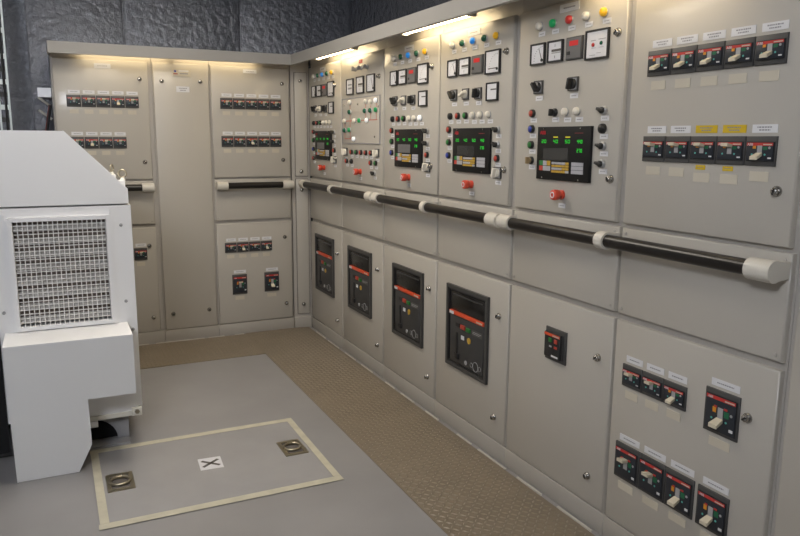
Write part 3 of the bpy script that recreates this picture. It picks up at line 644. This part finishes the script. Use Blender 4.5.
put('maker_plate', MB().box(-0.064, 0.064, -0.003, 0, -0.028, 0.028, 'label_beige').lathe((-0.042, -0.003, 0.006), [(0.008,0),(0.008,0.001)], 'cap_blue', 10).box(-0.055, -0.025, -0.0035, -0.003, -0.016, -0.008, 'mimic_red').box(-0.018, 0.05, -0.0035, -0.003, 0.004, 0.014, 'label_white').box(-0.01, 0.045, -0.0035, -0.003, -0.013, -0.006, 'print_grey'), bB, (-0.930, 0, 1.951), label='brass coloured maker plate')
put('rating_plate', label_mesh(0.091, 0.040, 'label_white', 2), bB, (-0.924, 0, 1.834))
bC = bcab('right cabinet of the back row, with two upper breaker rows, beside the corner', -0.733, -0.135,
    [('upper_door', -0.725, -0.147, 1.207, 2.012), ('middle_panel', -0.725, -0.147, 0.887, 1.194), ('lower_door', -0.725, -0.147, 0.094, 0.862)],
    (('upper_door', -0.199, 1.899), ('upper_door', -0.202, 1.334), ('lower_door', -0.202, 0.741), ('lower_door', -0.199, 0.212)))
breaker_row(bC, -0.666, -0.208, 1.705, 1.783, 5, [True]*5)
breaker_row(bC, -0.667, -0.212, 1.432, 1.510, 5, [True, True, False, True, True])
breaker_row(bC, -0.670, -0.304, 0.643, 0.718, 4, [True, False, True, False])
breaker_row(bC, -0.623, -0.507, 0.318, 0.471, 1, [True], big=True); breaker_row(bC, -0.374, -0.255, 0.321, 0.472, 1, [False], big=True)
put('name_plate', label_mesh(0.100, 0.027, 'label_white', 1), bC, (-0.440, 0, 1.978))
# corner filler (slightly turned)
ck = thing('corner_cabinet', 'narrow corner filler cabinet between the back row and the right row', 'cabinet', (-0.134, 0.0, 0), -0.16)
put('carcass', MB().box(0.001, 0.142, 0.016, 0.10, 0.088, ZT, 'frame_paint'), ck)
put('toe_kick', MB().cbox(0.001, 0.136, -0.004, 0.10, 0, 0.088, 0.004, 'toe_paint'), ck)
for n, za, zb, lz in (('upper_door', 1.21, 1.985, (1.925, 1.245)), ('lower_door', 0.118, 1.185, (1.105, 0.195))):
    d = put(n, MB().cbox(0.030, 0.124, 0, 0.0155, za, zb, 0.004, 'door_paint'), ck)
    put('door_gap_rim', MB().frame(0.0265, 0.1275, 0.012, 0.0158, za-0.0035, zb+0.0035, 0.006, 'print_dark'), ck)  # dark rim paints in the shaded gap around the door
    for z in lz: put('door_lock', lock_mesh(), d, (0.074, 0, z), rot=(0, 0.4, 0))

# ------------------------------------------------------------------ canopies and tubes
LIP = -0.170
def canopy(label, verts_fn): pass
cr = thing('light_canopy', 'grey canopy running above the long right row of cabinets', 'canopy', (0,0,ZT))
put('top_plate', MB().box(LIP, 0.50, -4.74, LIP, 0.0005, 0.010, 'canopy_paint'), cr)
put('front_lip', MB().box(LIP-0.012, LIP, -4.74, LIP-0.012, -0.063, 0.010, 'canopy_paint'), cr)
put('return_lip', MB().box(LIP, LIP+0.015, -4.74, LIP-0.012, -0.063, -0.058, 'canopy_paint'), cr)
cb = thing('light_canopy', 'grey canopy above the back row of cabinets, reaching left to the wall gap', 'canopy', (0,0,ZT))
put('top_plate', MB().box(-1.775, 0.50, LIP+0.001, 0.50, 0.0005, 0.010, 'canopy_paint').box(-1.775, LIP-0.001, LIP, LIP+0.001, 0.0005, 0.010, 'canopy_paint'), cb)
put('front_lip', MB().box(-1.775, LIP-0.0005, LIP-0.012, LIP, -0.063, 0.010, 'canopy_paint'), cb)
put('return_lip', MB().box(-1.765, LIP-0.0005, LIP, LIP+0.015, -0.063, -0.058, 'canopy_paint'), cb)
put('end_cap', MB().box(-1.775, -1.765, LIP, 0.0, -0.063, 0.0005, 'canopy_paint'), cb)
def tube_lamp(label, L, loc, rz, glow='tube_glow'):
    t = thing('fluorescent_lamp', label, 'lamp', loc, rz, 'canopy tube lamps')
    put('housing', MB().box(-L/2-0.03, L/2+0.03, -0.018, 0.022, -0.010, -0.0005, 'fitting_white'), t)
    put('tube', MB().rod((-L/2, 0, -0.030), (L/2, 0, -0.030), 0.0150, glow, 16), t, label='glowing warm white tube')
    for s in (-1, 1): put('lamp_holder', MB().box(s*(L/2+0.012)-0.010, s*(L/2+0.012)+0.010, -0.019, 0.019, -0.046, -0.010, 'fitting_white'), t)
tube_lamp('glowing tube under the right canopy, the one nearest the corner', 0.66, (-0.070, -0.79, ZT), RZ)
tube_lamp('glowing tube under the right canopy above the fourth cabinet from the corner', 0.66, (-0.070, -2.175, ZT), RZ)
tube_lamp('tube under the right canopy above the nearest cabinets, just out of view', 0.66, (-0.070, -3.56, ZT), RZ)
tube_lamp('glowing tube under the back canopy, left one', 0.56, (-1.305, -0.055, ZT), 0, 'back_tube_glow')
tube_lamp('glowing tube under the back canopy, right one', 0.56, (-0.680, -0.055, ZT), 0, 'back_tube_glow')

# ------------------------------------------------------------------ handrails
RZH, RD, RR = 1.150, 0.062, 0.0235
def handrail(label, a, b, mids, loc=(0,0,0), rz=0.0):
    t = thing('handrail', label, 'handrail', loc, rz, None)
    put('rail_tube', MB().rod((a+0.02, -RD, RZH), (b-0.02, -RD, RZH), RR, 'rail_black', 18), t, label='black tube')
    def bracket(x, L, side):                      # cream collar around the tube with an arm back to the cabinet
        m = MB()
        n = 18; i0 = len(m.v)
        m.rod((x-L/2, -RD, RZH), (x+L/2, -RD, RZH), 0.0315, 'rail_cream', 18)
        ax = x+side*(L/2-0.0105) if side else x+0.004
        pts = [(-RD+0.002, -0.0295), (-RD+0.002, 0.0295), (-0.012, 0.024), (-0.0005, 0.024), (-0.0005, -0.024), (-0.012, -0.024)]
        b_ = len(m.v)
        for dx in (-0.009, 0.009):
            m.v += [(ax+dx, p[0], RZH+p[1]) for p in pts]
        k = len(pts)
        m.face([b_+q for q in range(k)], 'rail_cream'); m.face([b_+k+q for q in range(k)][::-1], 'rail_cream')
        for q in range(k): m.face([b_+q, b_+(q+1) % k, b_+k+(q+1) % k, b_+k+q], 'rail_cream')
        put('bracket', m, t)
    bracket(a+0.04, 0.08, -1); bracket(b-0.04, 0.08, 1)
    for x in mids: bracket(x, 0.042, 0)
handrail('black handrail on the two right row cabinets nearest the corner', 0.030, 1.404, (0.690,), rz=RZ)
handrail('middle black handrail of the right row, across the third and fourth cabinets', 1.420, 2.777, (2.085,), rz=RZ)
handrail('nearest black handrail of the right row, ending at the right edge of the photo', 2.793, 4.122, (3.44,), rz=RZ)
handrail('black handrail on the right cabinet of the back row', -0.724, -0.148, ())
handrail('black handrail stub emerging from behind the white generator enclosure', -1.750, -1.162, ())

# ------------------------------------------------------------------ generator enclosure
g = thing('generator_enclosure', 'white generator enclosure with ventilation grille and front duct, on the left', 'generator', (0,0,0))
GF = -1.78; GB = -0.78
put('hood', MB().prism([(-3.05, 1.190), (-1.490, 1.190), (-1.490, 1.254), (-1.747, 1.524), (-3.05, 1.524)], GF, GB, 'gen_white'), g)
put('hood_edge', MB().prism([(-1.490, 1.2542), (-1.490, 1.259), (-1.749, 1.527), (-1.7468, 1.5242)], GF+0.012, GB, 'gen_white'), g)
body = MB()
body.box(-3.05, -1.482, GF+0.05, GB, 0.185, 1.184, 'gen_white')
put('body', body, g)
fp = MB()
fp.box(-3.05, -1.985, GF, GF+0.05, 0.185, 1.182, 'gen_white').box(-1.597, -1.482, GF, GF+0.05, 0.185, 1.182, 'gen_white')
fp.box(-1.985, -1.597, GF, GF+0.05, 1.122, 1.182, 'gen_white').box(-1.985, -1.597, GF, GF+0.05, 0.185, 0.640, 'gen_white')
put('front_panel', fp, g)
gr = put('ventilation_grille', MB().frame(-2.003, -1.577, GF-0.018, GF, 0.622, 1.140, 0.018, 'gen_white').box(-1.577, -1.566, GF-0.010, GF, 0.612, 1.172, 'gen_white'), g, label='white framed ventilation grille')
wm = MB(); nx, nz = 19, 25
for i in range(nx+1):
    x = -1.985+0.390*i/nx; wm.box(x-0.0018, x+0.0018, GF-0.010, GF-0.0065, 0.640, 1.122, 'gen_screen')
for j in range(nz+1):
    z = 0.640+0.482*j/nz; wm.box(-1.985, -1.597, GF-0.0065, GF-0.003, z-0.0018, z+0.0018, 'gen_screen')
put('wire_mesh', wm, gr)
put('grille_backing', MB().box(-1.984, -1.598, GF+0.044, GF+0.0495, 0.641, 1.121, 'gen_dark'), gr)
for j in range(8):
    z = 0.652+0.0605*j
    b = MB()
    b.v += [(-1.983, GF+0.006, z), (-1.599, GF+0.006, z), (-1.599, GF+0.026, z+0.026), (-1.983, GF+0.026, z+0.026), (-1.983, GF+0.006, z+0.003), (-1.599, GF+0.006, z+0.003), (-1.599, GF+0.026, z+0.029), (-1.983, GF+0.026, z+0.029)]
    for q in ((0,3,2,1),(4,5,6,7),(0,1,5,4),(1,2,6,5),(2,3,7,6),(3,0,4,7)): b.face(list(q), 'slat_grey')
    put('louver_slat', b, gr)
sm = cached(('panel_screw',), lambda: MB().lathe((0,0,0), [(0.008,0),(0.008,0.003),(0.005,0.005)], 'slot_grey', 10))
for (x, z) in ((-1.530,1.089),(-1.528,0.720),(-1.504,0.578),(-2.047,0.712)): put('screw', sm, g, (x, GF, z))
put('seam_strip', MB().box(-3.05, -2.012, GF-0.006, GF, 1.150, 1.158, 'gen_white'), g)
# exhaust duct standing in front
DF = -2.03
put('duct', MB().prism([(-2.040, 0.002), (-1.790, 0.002), (-1.729, 0.125), (-1.733, 0.338), (-1.528, 0.338), (-1.528, 0.612), (-2.050, 0.612)], DF, GF, 'duct_grey'), g, label='pale grey stepped duct on the enclosure front')
put('duct_top', MB().box(-2.050, -1.528, DF, GF, 0.612, 0.617, 'gen_white'), g)
# skid and plinth
put('skid_rail', MB().box(-2.04, -1.492, GF-0.004, GF+0.06, 0.140, 0.162, 'gen_cream').box(-2.04, -1.50, GF+0.004, GF+0.04, 0.162, 0.185, 'gen_white'), g, label='cream skid rail')
put('skid_bracket', MB().cbox(-1.533, -1.486, GF-0.016, GF-0.004, 0.140, 0.183, 0.004, 'gen_cream').lathe((-1.509, GF-0.016, 0.163), [(0.012,0),(0.012,0.008),(0.006,0.010)], 'brass', 6), g)
put('skid_bracket', MB().cbox(-1.735, -1.690, GF-0.012, GF+0.02, 0.108, 0.1398, 0.004, 'gen_white'), g)
arc = [(-1.71+0.112*math.cos(a), 0.112*math.sin(a)) for a in [PI*k/16 for k in range(17)]]
PF = -1.70
put('plinth', MB().prism([(-1.545, 0.0), (-1.545, 0.1395), (-3.0, 0.1395), (-3.0, 0.0)] + arc[::-1], PF, PF+0.05, 'plinth_grey').box(-1.580, -1.545, PF-0.006, PF, 0, 0.139, 'plinth_grey'), g, label='grey plinth with a round opening')
put('dark_opening', MB().prism(arc[::-1], PF+0.03, PF+0.06, 'black_void'), g, label='black round opening')
put('rear_plinth', MB().box(-3.0, -1.545, PF+0.061, GB, 0, 0.127, 'plinth_grey'), g)
put('floor_sill', MB().box(-1.80, -1.548, PF-0.085, PF-0.008, 0, 0.006, 'plinth_grey'), g)
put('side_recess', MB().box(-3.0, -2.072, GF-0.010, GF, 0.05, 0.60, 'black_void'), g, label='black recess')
def eyebolt(x, y, z, s):
    o = put('eye_bolt', MB().torus((0,0,0.022*s), 0.019*s, 0.0045*s, 'brass', 20, 8).lathe((0,0,-0.02*s), [(0.012*s,0),(0.012*s,0.016*s),(0.008*s,0.022*s)], 'gen_cream', 12, axis='z'), g, (x, y, z), label='metal lifting eye bolt')
    return o
put('lifting_lug', MB().box(-1.520, -1.490, -1.66, -1.60, 1.20, 1.292, 'gen_white'), g)
eyebolt(-1.497, -1.63, 1.302, 0.95)
put('lifting_lug', MB().box(-1.528, -1.498, -1.23, -1.17, 1.22, 1.300, 'gen_white'), g)
eyebolt(-1.513, -1.20, 1.312, 0.95).rotation_euler = (0,0,1.1)

# ------------------------------------------------------------------ cable ladder and bracket on the far left
cl = thing('cable_ladder', 'pale metal cable ladder with dark cable clips, upright at the far left edge', 'cable ladder', (-2.075, 0.55, 0))
for x in (-0.028, 0.034): put('side_rail', MB().box(x-0.006, x+0.006, -0.02, 0.02, 0, CEIL_Z+0.17, 'tray_metal'), cl)
for k in range(30):
    z = 0.1+k*0.088
    put('rung', MB().box(-0.022, 0.028, -0.012, 0.0, z, z+0.034, 'cable_dark' if k % 2 else 'tray_metal'), cl)
put('cable', MB().rod((0.012, -0.021, 0), (0.012, -0.021, CEIL_Z+0.17), 0.008, 'cable_dark', 8), cl, label='dark cable')
br = thing('wall_bracket', 'metal bracket with slanted struts on the wall left of the back cabinets', 'bracket', (-1.81, 0.599, 1.7))
put('back_plate', MB().box(-0.045, 0.042, -0.14, 0, 0.075, 0.140, 'bracket_metal'), br)
for z in (0.02, -0.07): put('strut', MB().rod((-0.045, -0.13, z+0.055), (0.035, -0.13, z-0.01), 0.009, 'fitting_white', 8), br)
put('post', MB().rod((0.03, -0.14, 0.02), (-0.01, -0.14, -0.19), 0.012, 'cable_dark', 8).rod((0.022, -0.155, 0.02), (-0.018, -0.155, -0.19), 0.004, 'cable_red', 6), br)
put('wall_arm', MB().box(-0.035, -0.015, -0.13, 0, -0.22, -0.16, 'bracket_metal'), br)

# ------------------------------------------------------------------ floodlight, and an added fill panel overhead (both out of view)
fl = thing('floodlight', 'aimed work floodlight hanging from the ceiling, behind the camera and left of it', 'lamp', (-2.82, -5.6, 2.6))
fl.rotation_euler = (Vector((-1.0, -2.0, 1.0)) - Vector((-2.82, -5.6, 2.6))).to_track_quat('-Y', 'Z').to_euler()
put('housing', MB().box(-0.43, 0.43, 0.0, 0.07, -0.28, 0.28, 'fitting_white'), fl)
put('lamp_glass', MB().box(-0.40, 0.40, -0.012, -0.0005, -0.25, 0.25, 'flood_glow'), fl, label='glowing front glass')
put('hanger', MB().rod((0, 0.05, 0.27), (0, 0.02, 0.36), 0.012, 'fitting_white', 8), fl)
cg = thing('fill_panel', 'wide warm fill panel added above the middle of the floor, out of frame', 'lamp', (-1.30, -1.85, CEIL_Z+0.18))  # unseen panel added to lift the warm light mid-room
put('housing', MB().box(-0.43, 0.43, -0.63, 0.63, -0.06, -0.0005, 'fitting_white'), cg)
put('diffuser', MB().box(-0.40, 0.40, -0.60, 0.60, -0.068, -0.0605, 'fill_glow'), cg, label='glowing face of the added fill panel')
